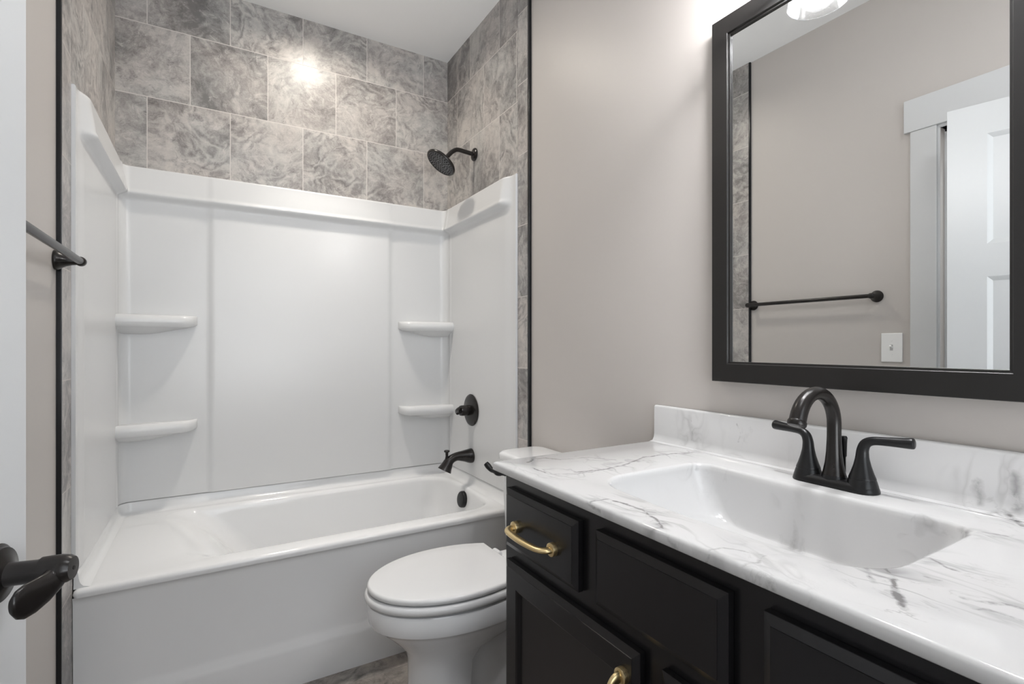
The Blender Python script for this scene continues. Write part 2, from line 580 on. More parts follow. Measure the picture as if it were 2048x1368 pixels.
# ------------------------------------------------------------------ room shell
struct(box_obj('floor', (-1.6, 1.30, REAR - 0.1, B + 0.12, -0.10, 0.0), M_FLOOR))
struct(box_obj('ceiling', (-1.6, 1.30, REAR - 0.1, B + 0.12, CEIL, CEIL + 0.08), M_CEIL))
struct(box_obj('wall_right', (WR, WR + 0.10, REAR, B + 0.1, 0.0, CEIL), M_PAINT))
WX0, WX1, WZ0, WZ1 = -0.20, 0.98, 0.78, 2.26  # opening for the added window behind the camera
bm = bmesh.new()
box(bm, -1.5, WX0, REAR - 0.08, REAR, 0.0, CEIL)
box(bm, WX1, WR, REAR - 0.08, REAR, 0.0, CEIL)
box(bm, WX0, WX1, REAR - 0.08, REAR, 0.0, WZ0)
box(bm, WX0, WX1, REAR - 0.08, REAR, WZ1, CEIL)
struct(from_bm('wall_rear', bm, M_PAINT, smooth=False))
bm = bmesh.new()
for a in ((WX0 - 0.08, WX0, WZ0 - 0.08, WZ1 + 0.08), (WX1, WX1 + 0.08, WZ0 - 0.08, WZ1 + 0.08), (WX0, WX1, WZ0 - 0.08, WZ0), (WX0, WX1, WZ1, WZ1 + 0.08)):
    box(bm, a[0], a[1], REAR, REAR + 0.016, a[2], a[3])
for a in ((WX0, WX0 + 0.03, WZ0, WZ1), (WX1 - 0.03, WX1, WZ0, WZ1), (WX0, WX1, WZ0, WZ0 + 0.03), (WX0, WX1, WZ1 - 0.03, WZ1), (WX0, WX1, 1.50, 1.53)):
    box(bm, a[0], a[1], REAR - 0.06, REAR - 0.03, a[2], a[3])
win = struct(from_bm('added_window_1', bm, M_WHITE, smooth=False))  # made-up window, added as an opening for the rear fill light
bm = bmesh.new()
box(bm, WX0 + 0.02, WX1 - 0.02, REAR - 0.047, REAR - 0.043, WZ0 + 0.02, WZ1 - 0.02)
from_bm('added_window_pane', bm, M_PANE, win, smooth=False)
struct(box_obj('wall_back', (WL - 0.1, WR + 0.1, B, B + 0.10, 0.0, CEIL), M_TILE_BACK))
# painted left wall with the doorway cut out
DY0, DY1, DZ = 0.175, 0.905, 2.065
bm = bmesh.new()
box(bm, WL - 0.11, WL, DY1, B, 0.0, CEIL)
box(bm, WL - 0.11, WL, REAR, DY0, 0.0, CEIL)
box(bm, WL - 0.11, WL, DY0, DY1, DZ, CEIL)
struct(from_bm('wall_left', bm, M_PAINT, smooth=False))
struct(box_obj('wall_hallway', (-1.55, -1.5, REAR, B, 0.0, CEIL), M_PAINT))
# tile on the alcove's side walls, and the narrow front strip of cut tile
struct(box_obj('wall_left_tile', (WL, L, T, B, 0.0, CEIL), M_TILE_L))
struct(box_obj('wall_right_tile', (R, WR, T, B, 0.0, CEIL), M_TILE_R))
struct(box_obj('wall_left_tile_strip', (WL, L, TRIML, T - 0.0015, 0.0, CEIL), M_TILE_STRIP))
struct(box_obj('wall_right_tile_strip', (R, WR, TRIM, T - 0.0015, 0.0, CEIL), M_TILE_STRIP))
struct(box_obj('trim_1', (WL - 0.001, L + 0.0005, TRIML - 0.010, TRIML, 0.0, CEIL), M_EDGE, bev=0.0015))
struct(box_obj('trim_2', (R - 0.002, WR + 0.001, TRIM - 0.012, TRIM + 0.001, 0.0, CEIL), M_EDGE, bev=0.002))

# door casing and jamb
bm = bmesh.new()
cw = 0.092
box(bm, WL, WL + 0.016, DY1 + 0.008, DY1 + 0.008 + cw, 0.0, DZ + 0.012)
box(bm, WL, WL + 0.016, DY0 - 0.008 - cw, DY0 - 0.008, 0.0, DZ + 0.012)
box(bm, WL, WL + 0.020, DY0 - 0.008 - cw - 0.022, DY1 + 0.008 + cw + 0.022, DZ + 0.012, DZ + 0.150)
struct(bevel(from_bm('trim_3', bm, M_WHITE), 0.0015, 2))
bm = bmesh.new()
box(bm, WL - 0.112, WL + 0.002, DY1, DY1 + 0.018, 0.0, DZ + 0.018)
box(bm, WL - 0.112, WL + 0.002, DY0 - 0.018, DY0, 0.0, DZ + 0.018)
box(bm, WL - 0.112, WL + 0.002, DY0, DY1, DZ, DZ + 0.018)
box(bm, WL - 0.075, WL - 0.040, DY1 - 0.011, DY1, 0.0, DZ)
box(bm, WL - 0.075, WL - 0.040, DY0, DY1, DZ - 0.011, DZ)
struct(bevel(from_bm('trim_4', bm, M_WHITE), 0.0012, 2))


# door slab, three recessed panels, standing ajar into the room
def build_door():
    hx, hy = WL + 0.006, 0.180
    ex, ey = -0.194, 0.829
    W = math.hypot(ex - hx, ey - hy)
    ang = math.atan2(ex - hx, ey - hy)         # swing from the wall plane
    th, z0, z1 = 0.035, 0.012, DZ - 0.004
    bm = bmesh.new()
    # local: u along the door from the hinge, d depth behind the room face, z
    def ring(u0, u1, a, b, d):
        return [(u0, d, a), (u1, d, a), (u1, d, b), (u0, d, b)]
    st = 0.112
    pans = [(0.24, 0.80), (0.92, 1.42), (1.54, z1 - 0.115)]
    faces = []
    for side in (0, 1):
        D = 0.0 if side == 0 else th
        s = 1 if side == 0 else -1
        # stiles and rails as a grid with the panels left open
        us = [0, st, W - st, W]
        zs = [z0] + [q for p in pans for q in p] + [z1]
        for i in range(3):
            for j in range(len(zs) - 1):
                if i == 1 and j % 2 == 1:
                    a, b = zs[j], zs[j + 1]
                    lp = [ring(us[1], us[2], a, b, D), ring(us[1] + 0.004, us[2] - 0.004, a + 0.004, b - 0.004, D + s * 0.002),
                          ring(us[1] + 0.016, us[2] - 0.016, a + 0.016, b - 0.016, D + s * 0.010)]
                    loft(bm, lp, True, False, True)
                else:
                    v = [bm.verts.new(p) for p in ring(us[i], us[i + 1], zs[j], zs[j + 1], D)]
                    bm.faces.new(v)
    loft(bm, [ring(0, W, z0, z1, 0.0), ring(0, W, z0, z1, th)], True)
    # to world: room face normal points to +x
    ca, sa = math.cos(ang), math.sin(ang)
    for v in bm.verts:
        u, d, z = v.co
        v.co = (hx + u * sa - d * ca, hy + u * ca + d * sa, z)
    door = from_bm('door_1', bm, M_WHITE, smooth=False)
    struct(door)
    # lever handle: rosette, neck, lever that runs back over the door
    nrm = Vector((ca, -sa, 0))
    along = Vector((sa, ca, 0))
    c = Vector((hx, hy, 0)) + along * (W - 0.062) + Vector((0, 0, 0.912))
    bm = bmesh.new()
    lathe(bm, [(0.0, 0.033), (0.004, 0.0335), (0.006, 0.030), (0.010, 0.029), (0.012, 0.022), (0.016, 0.0135), (0.022, 0.0125), (0.040, 0.0125), (0.046, 0.014)], c, nrm, 40)
    h = from_bm('door_handle', bm, M_BRONZE, door)
    h.matrix_parent_inverse = Matrix.Identity(4)
    h['label'] = 'black bronze lever handle'
    bm = bmesh.new()
    lathe(bm, [(0.044, 0.0125), (0.045, 0.0150), (0.062, 0.0160), (0.070, 0.0150), (0.0745, 0.0125), (0.075, 0.003)], c, nrm, 32)
    bl = c + nrm * 0.060
    dz = Vector((0, 0, 1))
    lp = []
    for k, (a, n_, z_, ww, tt) in enumerate(((0.000, 0.000, -0.002, 0.0140, 0.0120), (0.008, 0.000, -0.007, 0.0150, 0.0105), (0.020, -0.002, -0.012, 0.0165, 0.0080), (0.034, -0.005, -0.014, 0.0180, 0.0060), (0.046, -0.008, -0.014, 0.0180, 0.0050), (0.054, -0.010, -0.013, 0.0150, 0.0045), (0.059, -0.011, -0.012, 0.0090, 0.0035), (0.0605, -0.011, -0.012, 0.0030, 0.0015))):
        o = bl - along * a + nrm * n_ + dz * z_
        lp.append([o + dz * (ww * math.cos(2 * PI * q / 28)) + nrm * (tt * math.sin(2 * PI * q / 28)) for q in range(28)])
    loft(bm, lp, True, True, True)
    g = from_bm('lever', bm, M_BRONZE, h)
    g.matrix_parent_inverse = Matrix.Identity(4)
    # the hole of the privacy pin
    bm = bmesh.new()
    lathe(bm, [(0.0745, 0.0022), (0.0755, 0.0022)], c, nrm, 14)
    p = from_bm('privacy_pin', bm, M_DARK, h)
    p.matrix_parent_inverse = Matrix.Identity(4)
    # hinges on the far stile
    for z in (0.25, 1.05, 1.85):
        bm = bmesh.new()
        lathe(bm, [(-0.045, 0.005), (0.045, 0.005)], (hx + 0.002, hy - 0.003, z), (0, 0, 1), 12)
        q = from_bm('hinge', bm, M_BRONZE, door)
        q.matrix_parent_inverse = Matrix.Identity(4)


build_door()

# ------------------------------------------------------------------ bathtub
RIM = 0.470


def build_tub():
    t = thing('bathtub', 'white alcove bathtub with a plain front apron below the shower surround', 'bathtub', (0.394, 2.245, 0.0))
    x0, x1 = L + 0.0012, R - 0.0012
    y0, y1 = T, B - 0.003
    bm = bmesh.new()

    def basin(d, z, inset):
        """opening of the basin; d = 0 at the rim .. 1 at the floor"""
        pts = []
        r = 0.10 + 0.03 * d
        bx0, bx1, by0, by1 = -0.12, 1.057, 1.945 + 0.045 * d, 2.560 - 0.05 * d
        for x, y in rrect(bx0, bx1, by0, by1, r, 8, 12):
            v = (y - 2.24) / 0.30
            u = (x - bx0) / (bx1 - bx0)
            # right end bows out, left end leans back and runs slightly skew
            x = x + sm(0.7, 1.0, u) * (0.030 * (1 - v * v)) - (1 - sm(0.0, 0.35, u)) * 0.055 * v
            x = x + (1 - u) * (0.30 * d + 0.095 * (1.0 - math.exp(-d / 0.07))) - u * (0.055 * d)
            pts.append((x + (0.45 - u) * 2 * inset, y + (2.24 - y) / 0.29 * inset, z))
        return pts

    def outer(ins, z):
        return [(x, y, z) for x, y in rrect(x0 + ins, x1 - ins, y0 + ins, y1 - ins, 0.012, 8, 12)]
    loops = [outer(0.002, RIM - 0.024), outer(0.0, RIM - 0.014), outer(0.002, RIM - 0.006), outer(0.008, RIM - 0.001), outer(0.015, RIM)]
    loops += [basin(0, RIM, -0.004), basin(0, RIM - 0.002, 0.004), basin(0.01, RIM - 0.007, 0.009), basin(0.03, RIM - 0.018, 0.012)]
    for k in range(1, 13):
        d = k / 12
        loops.append(basin(0.03 + 0.80 * d ** 1.1, RIM - 0.018 - 0.30 * d, 0.012))
    loops.append(basin(0.92, 0.132, 0.018))
    loops.append(basin(1.0, 0.112, 0.045))
    loops.append(basin(1.0, 0.104, 0.10))
    loft(bm, loops, True, False, True)
    # low upstand that the wall panels sit on
    prof = [(0.003, 0.5175), (0.010, 0.517), (0.012, 0.514), (0.0135, 0.500), (0.017, 0.484), (0.024, 0.4745), (0.040, RIM + 0.0005)]
    path = [((p[0], max(p[1], T + 0.016)), n, q) for p, n, q in u_path(0.06)]
    up = loft(bm, [[(p[0] + n[0] * o, p[1] + n[1] * o, z) for p, n, _s in path] for o, z in prof], False)
    for i in (0, -1):
        p, n, _s = path[i]
        foot = bm.verts.new((p[0] + n[0] * 0.002, p[1], RIM - 0.002))
        bm.faces.new([r[i] for r in up] + [foot])
    from_bm('basin', bm, M_ENAM, t, 55)
    # apron
    bm = bmesh.new()
    prof = [(T + 0.003, RIM - 0.022), (T + 0.008, RIM - 0.030), (T + 0.012, RIM - 0.045), (T + 0.016, 0.165), (T + 0.014, 0.150), (T + 0.006, 0.132), (T + 0.004, 0.120), (T + 0.006, 0.0)]
    loft(bm, [[(x0, y, z), (x1, y, z)] for y, z in prof] + [[(x0, T + 0.06, 0.0), (x1, T + 0.06, 0.0)]], False)
    from_bm('apron', bm, M_ENAM, t, 60)
    # overflow cover, black
    bm = bmesh.new()
    lathe(bm, [(0.0, 0.034), (0.003, 0.039), (0.044, 0.0395), (0.050, 0.038), (0.053, 0.034), (0.054, 0.030)], (1.100, 2.276, 0.404), (-1, -0.02, 0.16), 40)
    o = from_bm('overflow_cover', bm, M_BLACKM, t)
    o['label'] = 'round black overflow cover'
    bm = bmesh.new()
    lathe(bm, [(0.0, 0.036), (0.004, 0.036), (0.006, 0.030)], (0.80, 2.25, 0.104), (0, 0, 1), 32)
    from_bm('drain', bm, M_BLACKM, t)
    return t


def u_path(r, step=0.012, ext=0.0):
    """(point, inward normal, arc length) along the alcove's left, back and right wall faces"""
    out = []
    s = 0.0

    def add(p, n):
        nonlocal s
        if out:
            q = out[-1][0]
            s += math.hypot(p[0] - q[0], p[1] - q[1])
        out.append((p, n, s))
    n = int((B - r - T) / step)
    for k in range(n):
        add((L, T + (B - r - T) * k / n), (1, 0))
    for k in range(11):
        a = PI - PI / 2 * k / 10
        add((L + r + r * math.cos(a), B - r + r * math.sin(a)), (-math.cos(a), -math.sin(a)))
    n = int((R - L - 2 * r) / step)
    for k in range(1, n):
        add((L + r + (R - L - 2 * r) * k / n, B), (0, -1))
    for k in range(11):
        a = PI / 2 - PI / 2 * k / 10
        add((R - r + r * math.cos(a), B - r + r * math.sin(a)), (-math.cos(a), -math.sin(a)))
    n = int((B - r - T) / step)
    for k in range(1, n + 1):
        add((R, B - r - (B - r - T) * k / n), (-1, 0))
    return out


# ------------------------------------------------------------------ tub surround
ZT, ZB = 1.906, 0.519


def build_surround():
    t = thing('tub_surround', 'glossy white moulded tub surround lining the three alcove walls below the tile', 'shower surround', (0.394, 2.60, ZB))
    path = u_path(0.055, 0.0075)

    def wrap(p):
        """1 on the back panel, which turns the corner onto the side walls"""
        return 1.0 if p[1] > B - 0.085 else 0.0

    def off(p, z):
        x, y = p
        tt = y - T
        side = 1.0 - sm(B - 0.10, B - 0.05, y)
        base = 0.010
        # vertical flange at the front edge
        fl = sm(0.022, 0.085, tt)
        lip = 0.006 * math.exp(-((z - 1.794) / 0.010) ** 2)
        band = sm(1.768, 1.792, z) * (0.026 - 0.012 * sm(1.80, ZT, z)) + lip * sm(1.76, 1.79, z)
        mid = 0.0
        if y > B - 0.06:
            mid = 0.011 * sm(-0.018, 0.006, x) * (1 - sm(0.788, 0.812, x))
        o = base + fl * (band + 0.006 * side) + mid * (0.75 - 0.4 * sm(1.76, 1.80, z))
        o += 0.006 * sm(B - 0.088, B - 0.082, y)
        return o

    zs = [ZB + 0.002] + [ZB + 0.02 + (1.745 - ZB - 0.02) * k / 12 for k in range(13)] + [1.745 + 0.005 * k for k in range(1, 15)] + [1.83, 1.85, 1.87, 1.885, 1.895, 1.901]

    def panel(name, sel, parent):
        pts = [q for q in path if sel(q[0])]
        bm = bmesh.new()
        rows = [[(p[0] + n[0] * 0.0, p[1] + n[1] * 0.0, ZB) for p, n, s in pts]]
        rows += [[(p[0] + n[0] * (off(p, z)), p[1] + n[1] * (off(p, z)), z) for p, n, s in pts] for z in zs]
        rows.append([(p[0] + n[0] * (off(p, ZT) - 0.003), p[1] + n[1] * (off(p, ZT) - 0.003), ZT - 0.001) for p, n, s in pts])
        rows.append([(p[0], p[1], ZT) for p, n, s in pts])
        loft(bm, rows, False)
        # close the two upright edges against the wall
        for i in (0, -1):
            p, n, s = pts[i]
            loft(bm, [[r[i] for r in rows[1:-1]], [(p[0], p[1], r[i][2]) for r in rows[1:-1]]], False)
        return from_bm(name, bm, M_ACRYL, parent, 50)

    lim = B - 0.083
    panel('back_panel', lambda p: p[1] > lim - 0.006, t)
    panel('side_panel', lambda p: p[1] <= lim and p[0] < 0.4, t)
    panel('side_panel', lambda p: p[1] <= lim and p[0] > 0.4, t)

    # four moulded corner shelves
    def shelf(side, z0):
        bm = bmesh.new()
        ln = 0.276
        loops = []
        yb = B - 0.014
        n = 34
        for k in range(n + 1):
            e = ln * (k / n) ** 1.5                       # from the free end towards the corner
            q = min(1.0, e / 0.055)
            D = (0.074 + 0.030 * sm(0.02, ln, e)) * math.sqrt(max(0.0, 1 - (1 - q) ** 2)) + 0.004
            lip = 0.050 * (0.68 + 0.32 * math.sqrt(max(0.0, 1 - (1 - q) ** 2)))
            drop = 0.030 * sm(0.0, 0.20, e)
            x = (L + 0.012 + ln - e) if side < 0 else (R - 0.012 - ln + e)
            rad = min(0.018, D * 0.45)
            prof = [(-0.012, z0 - 0.004), (0.012 if D > 0.03 else D * 0.3, z0 - 0.005), (D * 0.55, z0 - 0.004), (D - rad * 1.2, z0)]
            for a in range(0, 7):
                th = PI / 2 - PI * a / 6
                prof.append((D - rad + rad * math.cos(th), z0 - lip / 2 + lip / 2 * math.sin(th)))
            for a in range(1, 7):
                u = a / 6
                prof.append(((D - rad) * (1 - u) ** 0.9 - 0.012 * u, z0 - lip - drop * math.sin(u * PI / 2)))
            loops.append([(x, yb - d, z) for d, z in prof])
        loft(bm, loops, True, True, True)
        return from_bm('corner_shelf', bm, M_ACRYL, t, 60)
    shelf(-1, 1.292)
    shelf(-1, 0.848)
    shelf(1, 1.292)
    shelf(1, 0.850)
    return t


build_tub()
build_surround()


# ------------------------------------------------------------------ shower and tub fittings, oil-rubbed bronze
def build_shower():
    y = 2.280
    t = thing('wall_shower', 'dark bronze round shower head on a bent arm from the right tile wall', 'shower head', (R, y, 2.12))
    bm = bmesh.new()
    lathe(bm, [(0.0, 0.031), (0.004, 0.032), (0.009, 0.029), (0.013, 0.020), (0.016, 0.011)], (R, y, 2.120), (-1, 0, 0), 36)
    from_bm('escutcheon', bm, M_BRONZE, t)
    bm = bmesh.new()
    pts = spline([(R - 0.004, y, 2.120), (R - 0.05, y, 2.124), (R - 0.095, y, 2.126), (1.010, y, 2.112), (0.992, y, 2.094), (0.972, y, 2.070)], 8)
    tube(bm, pts, 0.0105, 20)
    from_bm('shower_arm', bm, M_BRONZE, t)
    bm = bmesh.new()
    c = Vector((0.952, y, 2.050))
    ax = Vector((-0.60, 0.03, -0.80)).normalized()
    lathe(bm, [(-0.036, 0.0135), (-0.026, 0.0150), (-0.022, 0.022), (-0.012, 0.030), (-0.006, 0.060), (-0.004, 0.0745), (0.000, 0.078), (0.006, 0.0785), (0.010, 0.076), (0.011, 0.071), (0.0095, 0.069)], c, ax, 56)
    h = from_bm('head', bm, M_BRONZE, t)
    # perforated face with rings of nozzles
    bm = bmesh.new()
    lathe(bm, [(0.0088, 0.0695), (0.0098, 0.068), (0.0100, 0.02)], c, ax, 48)
    from_bm('spray_face', bm, M_NOZZLE, h).matrix_parent_inverse = Matrix.Identity(4)
    bm = bmesh.new()
    u = ax.cross(Vector((0, 1, 0))).normalized()
    v = ax.cross(u)
    for rr, k in ((0.012, 6), (0.026, 12), (0.040, 18), (0.053, 24), (0.063, 28)):
        for i in range(k):
            a = 2 * PI * i / k
            lathe(bm, [(0.009, 0.0031), (0.0125, 0.0024)], c + (u * math.cos(a) + v * math.sin(a)) * rr, ax, 6)
    from_bm('nozzles', bm, M_BLACKM, h).matrix_parent_inverse = Matrix.Identity(4)
    # valve
    y, z = 2.284, 0.845
    xs = R - 0.0166
    t = thing('shower_valve', 'dark bronze shower valve with round plate above the tub spout', 'shower valve', (xs, y, z))
    bm = bmesh.new()
    lathe(bm, [(0.0, 0.078), (0.003, 0.0795), (0.007, 0.077), (0.012, 0.066), (0.015, 0.040), (0.017, 0.026)], (xs, y, z), (-1, 0, 0), 48)
    from_bm('escutcheon', bm, M_BRONZE, t)
    bm = bmesh.new()
    lathe(bm, [(0.012, 0.026), (0.030, 0.0265), (0.032, 0.0245), (0.034, 0.0265), (0.055, 0.026), (0.062, 0.024), (0.064, 0.015), (0.076, 0.0135)], (xs, y, z), (-1, 0, 0), 36)
    from_bm('hub', bm, M_BRONZE, t)
    bm = bmesh.new()
    tube(bm, spline([(xs - 0.066, y, z + 0.012), (xs - 0.078, y - 0.008, z + 0.004), (xs - 0.088, y - 0.024, z - 0.002), (xs - 0.098, y - 0.050, z - 0.006)], 6), interp([0.010, 0.0125, 0.010, 0.0075], 6), 18, True, (1.1, 0.8))
    from_bm('lever', bm, M_BRONZE, t)
    # spout
    y, z = 2.284, 0.618
    xs = R - 0.0166
    t = thing('tub_spout', 'dark bronze tub spout with pull-up knob over the tub end', 'tub spout', (xs, y, z))
    bm = bmesh.new()
    pts = spline([(xs, y, z), (xs - 0.012, y, z), (xs - 0.045, y, z + 0.003), (xs - 0.085, y, z + 0.003), (xs - 0.118, y, z - 0.012), (xs - 0.136, y, z - 0.040), (xs - 0.146, y, z - 0.058)], 8)
    tube(bm, pts, interp([0.036, 0.035, 0.027, 0.0205, 0.0225, 0.029, 0.0350], 8), 30)
    from_bm('spout_body', bm, M_BRONZE, t)
    bm = bmesh.new()
    lathe(bm, [(0.0, 0.010), (0.018, 0.0065), (0.034, 0.0075), (0.038, 0.0135), (0.042, 0.0145), (0.046, 0.012), (0.047, 0.004)], (xs - 0.133, y, z - 0.006), (0, 0, 1), 24)
    from_bm('diverter_knob', bm, M_BRONZE, t)


build_shower()


# ------------------------------------------------------------------ toilet
def build_toilet():
    yc = 1.500
    t = thing('toilet', 'white two-piece toilet with closed lid between the tub and the vanity', 'toilet', (0.75, yc, 0.0))

    def outline(xf, xb, hw, back=0.75, n=26, grow=0.0):
        """elongated seat outline: egg in front, tapering to a straight hinge edge"""
        half = []
        for k in range(n + 1):
            a = PI / 2 * k / n
            u = 1 - math.cos(a)
            half.append((xf + (xb - xf) * 0.58 * u, hw * math.sin(a)))
        for k in range(1, n + 1):
            q = k / n
            half.append((xf + (xb - xf) * (0.58 + 0.42 * q), hw * (1 - (1 - back) * q ** 2.2)))
        full = [(x, yc - y) for x, y in half] + [(x, yc + y) for x, y in reversed(half[1:])]
        return full

    def ring(xf, xb, hw, z, back=0.75):
        return [(x, y, z) for x, y in outline(xf, xb, hw, back)]
    bm = bmesh.new()
    rows = [(0.0, 0.492, 0.70, 0.112, .92), (0.012, 0.494, 0.70, 0.112, .92), (0.03, 0.508, 0.69, 0.104, .92), (0.12, 0.522, 0.685, 0.098, .92), (0.20, 0.520, 0.69, 0.100, .92), (0.235, 0.510, 0.72, 0.107, .90),
            (0.262, 0.486, 0.80, 0.122, .86), (0.290, 0.458, 0.86, 0.142, .84), (0.318, 0.428, 0.875, 0.162, .82), (0.336, 0.412, 0.88, 0.173, .80), (0.339, 0.402, 0.88, 0.180, .80), (0.346, 0.399, 0.88, 0.182, .80),
            (0.392, 0.394, 0.88, 0.185, .80), (0.398, 0.398, 0.88, 0.182, .80), (0.400, 0.408, 0.875, 0.172, .8)]
    loft(bm, [ring(a, b, c, z, k) for z, a, b, c, k in rows], True, True, True)
    # trapway behind the pedestal and the shelf under the tank
    tr = []
    for x, hw, z0, z1 in ((0.64, 0.060, 0.0, 0.24), (0.72, 0.062, 0.0, 0.28), (0.80, 0.080, 0.0, 0.31), (0.86, 0.082, 0.0, 0.335), (0.92, 0.088, 0.0, 0.36), (1.00, 0.10, 0.0, 0.385), (1.08, 0.10, 0.0, 0.385)):
        tr.append([(x, p, q) for p, q in rrect(yc - hw, yc + hw, z0, z1, 0.045, 5, 3)])
    loft(bm, tr, True, True, True)
    sh = [[(p, q, z) for p, q in rrect(0.82 + i, 1.10 - i, yc - 0.155 + i, yc + 0.155 - i, 0.04, 5, 3)] for z, i in ((0.345, 0.03), (0.36, 0.005), (0.396, 0.0), (0.402, 0.006))]
    loft(bm, sh, True, True, True)
    from_bm('bowl', bm, M_PORC, t, 45)

    def slab(name, xf, xb, hw, z0, z1, back, rnd, crown=0.0):
        bm = bmesh.new()
        h = z1 - z0
        lp = []
        for k in range(9):
            a = PI * k / 8
            i = rnd * (1 - math.sin(a))
            lp.append(ring(xf + i, xb - i * 0.6, hw - i, z0 + h / 2 - h / 2 * math.cos(a), back))
        for f in (0.25, 0.5, 0.75):
            lp.append(ring(xf + (xb - xf) * 0.5 * f + rnd, xb - (xb - xf) * 0.45 * f - rnd, (hw - rnd) * (1 - f), z1 + crown * f, back))
        loft(bm, lp, True, True, True)
        return from_bm(name, bm, M_SEAT, t, 50)
    slab('seat', 0.388, 0.862, 0.190, 0.405, 0.429, 0.77, 0.009)
    slab('lid', 0.396, 0.850, 0.184, 0.433, 0.452, 0.76, 0.008, 0.001)
    for s in (-1, 1):
        bm = bmesh.new()
        lathe(bm, [(-0.022, 0.009), (-0.018, 0.012), (0.018, 0.012), (0.022, 0.009)], (0.868, yc + s * 0.075, 0.432), (0, 1, 0), 20)
        box(bm, 0.850, 0.886, yc + s * 0.075 - 0.017, yc + s * 0.075 + 0.017, 0.402, 0.424)
        bevel(from_bm('hinge', bm, M_SEAT, t), 0.003)
    # tank
    bm = bmesh.new()
    tk = []
    for z, i in ((0.402, 0.030), (0.412, 0.022), (0.45, 0.016), (0.70, 0.004), (0.735, 0.003)):
        tk.append([(x, y, z) for x, y in rrect(0.945 + i * 0.6, 1.128, yc - 0.205 + i, yc + 0.205 - i, 0.035, 8, 4)])
    loft(bm, tk, True, True, True)
    from_bm('tank', bm, M_PORC, t, 45)
    bm = bmesh.new()
    tk = []
    for z, i in ((0.7355, 0.004), (0.738, 0.0), (0.754, 0.0), (0.760, 0.0025), (0.764, 0.008), (0.765, 0.016)):
        tk.append([(x, y, z) for x, y in rrect(0.934 + i, 1.134 - i * 0.5, yc - 0.212 + i, yc + 0.212 - i, 0.045, 8, 4)])
    loft(bm, tk, True, True, True)
    from_bm('tank_lid', bm, M_PORC, t, 45)
    # flush lever on the tank front
    bm = bmesh.new()
    ly, lz = yc + 0.150, 0.690
    lathe(bm, [(0.0, 0.013), (0.006, 0.013), (0.012, 0.010), (0.024, 0.008)], (0.948, ly, lz), (-1, 0, 0), 24)
    pts = spline([(0.928, ly, lz), (0.916, ly + 0.006, lz + 0.002), (0.910, ly + 0.020, lz + 0.006), (0.906, ly + 0.036, lz + 0.008), (0.899, ly + 0.050, lz + 0.020), (0.893, ly + 0.058, lz + 0.030)], 6)
    tube(bm, pts, interp([0.010, 0.0115, 0.009, 0.0095, 0.0115, 0.0095], 6), 16)
    o = from_bm('flush_lever', bm, M_BLACKM, t)
    o['label'] = 'curved black flush lever'


build_toilet()

# ------------------------------------------------------------------ vanity cabinet
CX, CYA, CYB = 0.610, 1.059, 0.095       # face frame plane, far end, near end
CZ = 0.868


def front(bm, y0, y1, z0, z1, xf, xb, recess=False):
    """drawer or door front with a wide chamfer; recess cuts the flat centre panel of a door"""
    def rc(i, x):
        return [(x, y1 - i, z0 + i), (x, y0 + i, z0 + i), (x, y0 + i, z1 - i), (x, y1 - i, z1 - i)]
    lp = [rc(0.001, xb), rc(0.0, xb - 0.001), rc(0.0, xf + 0.0075), rc(0.0006, xf + 0.0068), rc(0.0125, xf + 0.0012), rc(0.0130, xf)]
    if recess:
        lp += [rc(0.052, xf), rc(0.053, xf + 0.001), rc(0.056, xf + 0.002), rc(0.060, xf + 0.009), rc(0.063, xf + 0.0095)]
    loft(bm, lp, True, True, True)


def pull(c, axis, parent, half=0.072):
    """brass arch pull with round rosettes; c on the front face, axis along the pull"""
    c = Vector(c)
    a = Vector(axis)
    n = Vector((-1, 0, 0))
    bm = bmesh.new()
    for s in (-1, 1):
        lathe(bm, [(0.0, 0.0134), (0.007, 0.0138), (0.0095, 0.0132), (0.0108, 0.0105), (0.0115, 0.006)], c + a * s * half, n, 28)
        pass
    P = [(-half, 0.008), (-half + 0.001, 0.018), (-half + 0.010, 0.0275), (-half * 0.6, 0.033), (0.0, 0.0355), (half * 0.6, 0.033), (half - 0.010, 0.0275), (half - 0.001, 0.018), (half, 0.008)]
    pts = spline([c + a * p + n * q for p, q in P], 8)
    r = interp([0.0092, 0.0084, 0.0076, 0.0078, 0.0082, 0.0078, 0.0076, 0.0084, 0.0092], 8)
    tube(bm, pts, r, 22, True, (1.15, 0.72) if abs(a.z) < 0.5 else (0.72, 1.15))
    # reeded rib down the middle of the bar
    rib = [p + n * 0.0042 for p in pts[14:-14]]
    tube(bm, rib, 0.0026, 10)
    o = from_bm('handle', bm, M_BRASS, parent)
    o.matrix_parent_inverse = parent_inv(parent)
    o['label'] = 'brushed brass arch handle'
    return o


def parent_inv(o):
    p = o
    loc = Vector((0, 0, 0))
    while p is not None:
        loc = loc + (Vector(p.location) if p.type == 'EMPTY' else Vector((0, 0, 0)))
        p = p.parent
    # children of a mesh part: the part itself sits at the origin in world terms
    return Matrix.Identity(4) if o.type != 'EMPTY' else Matrix.Translation(loc).inverted()


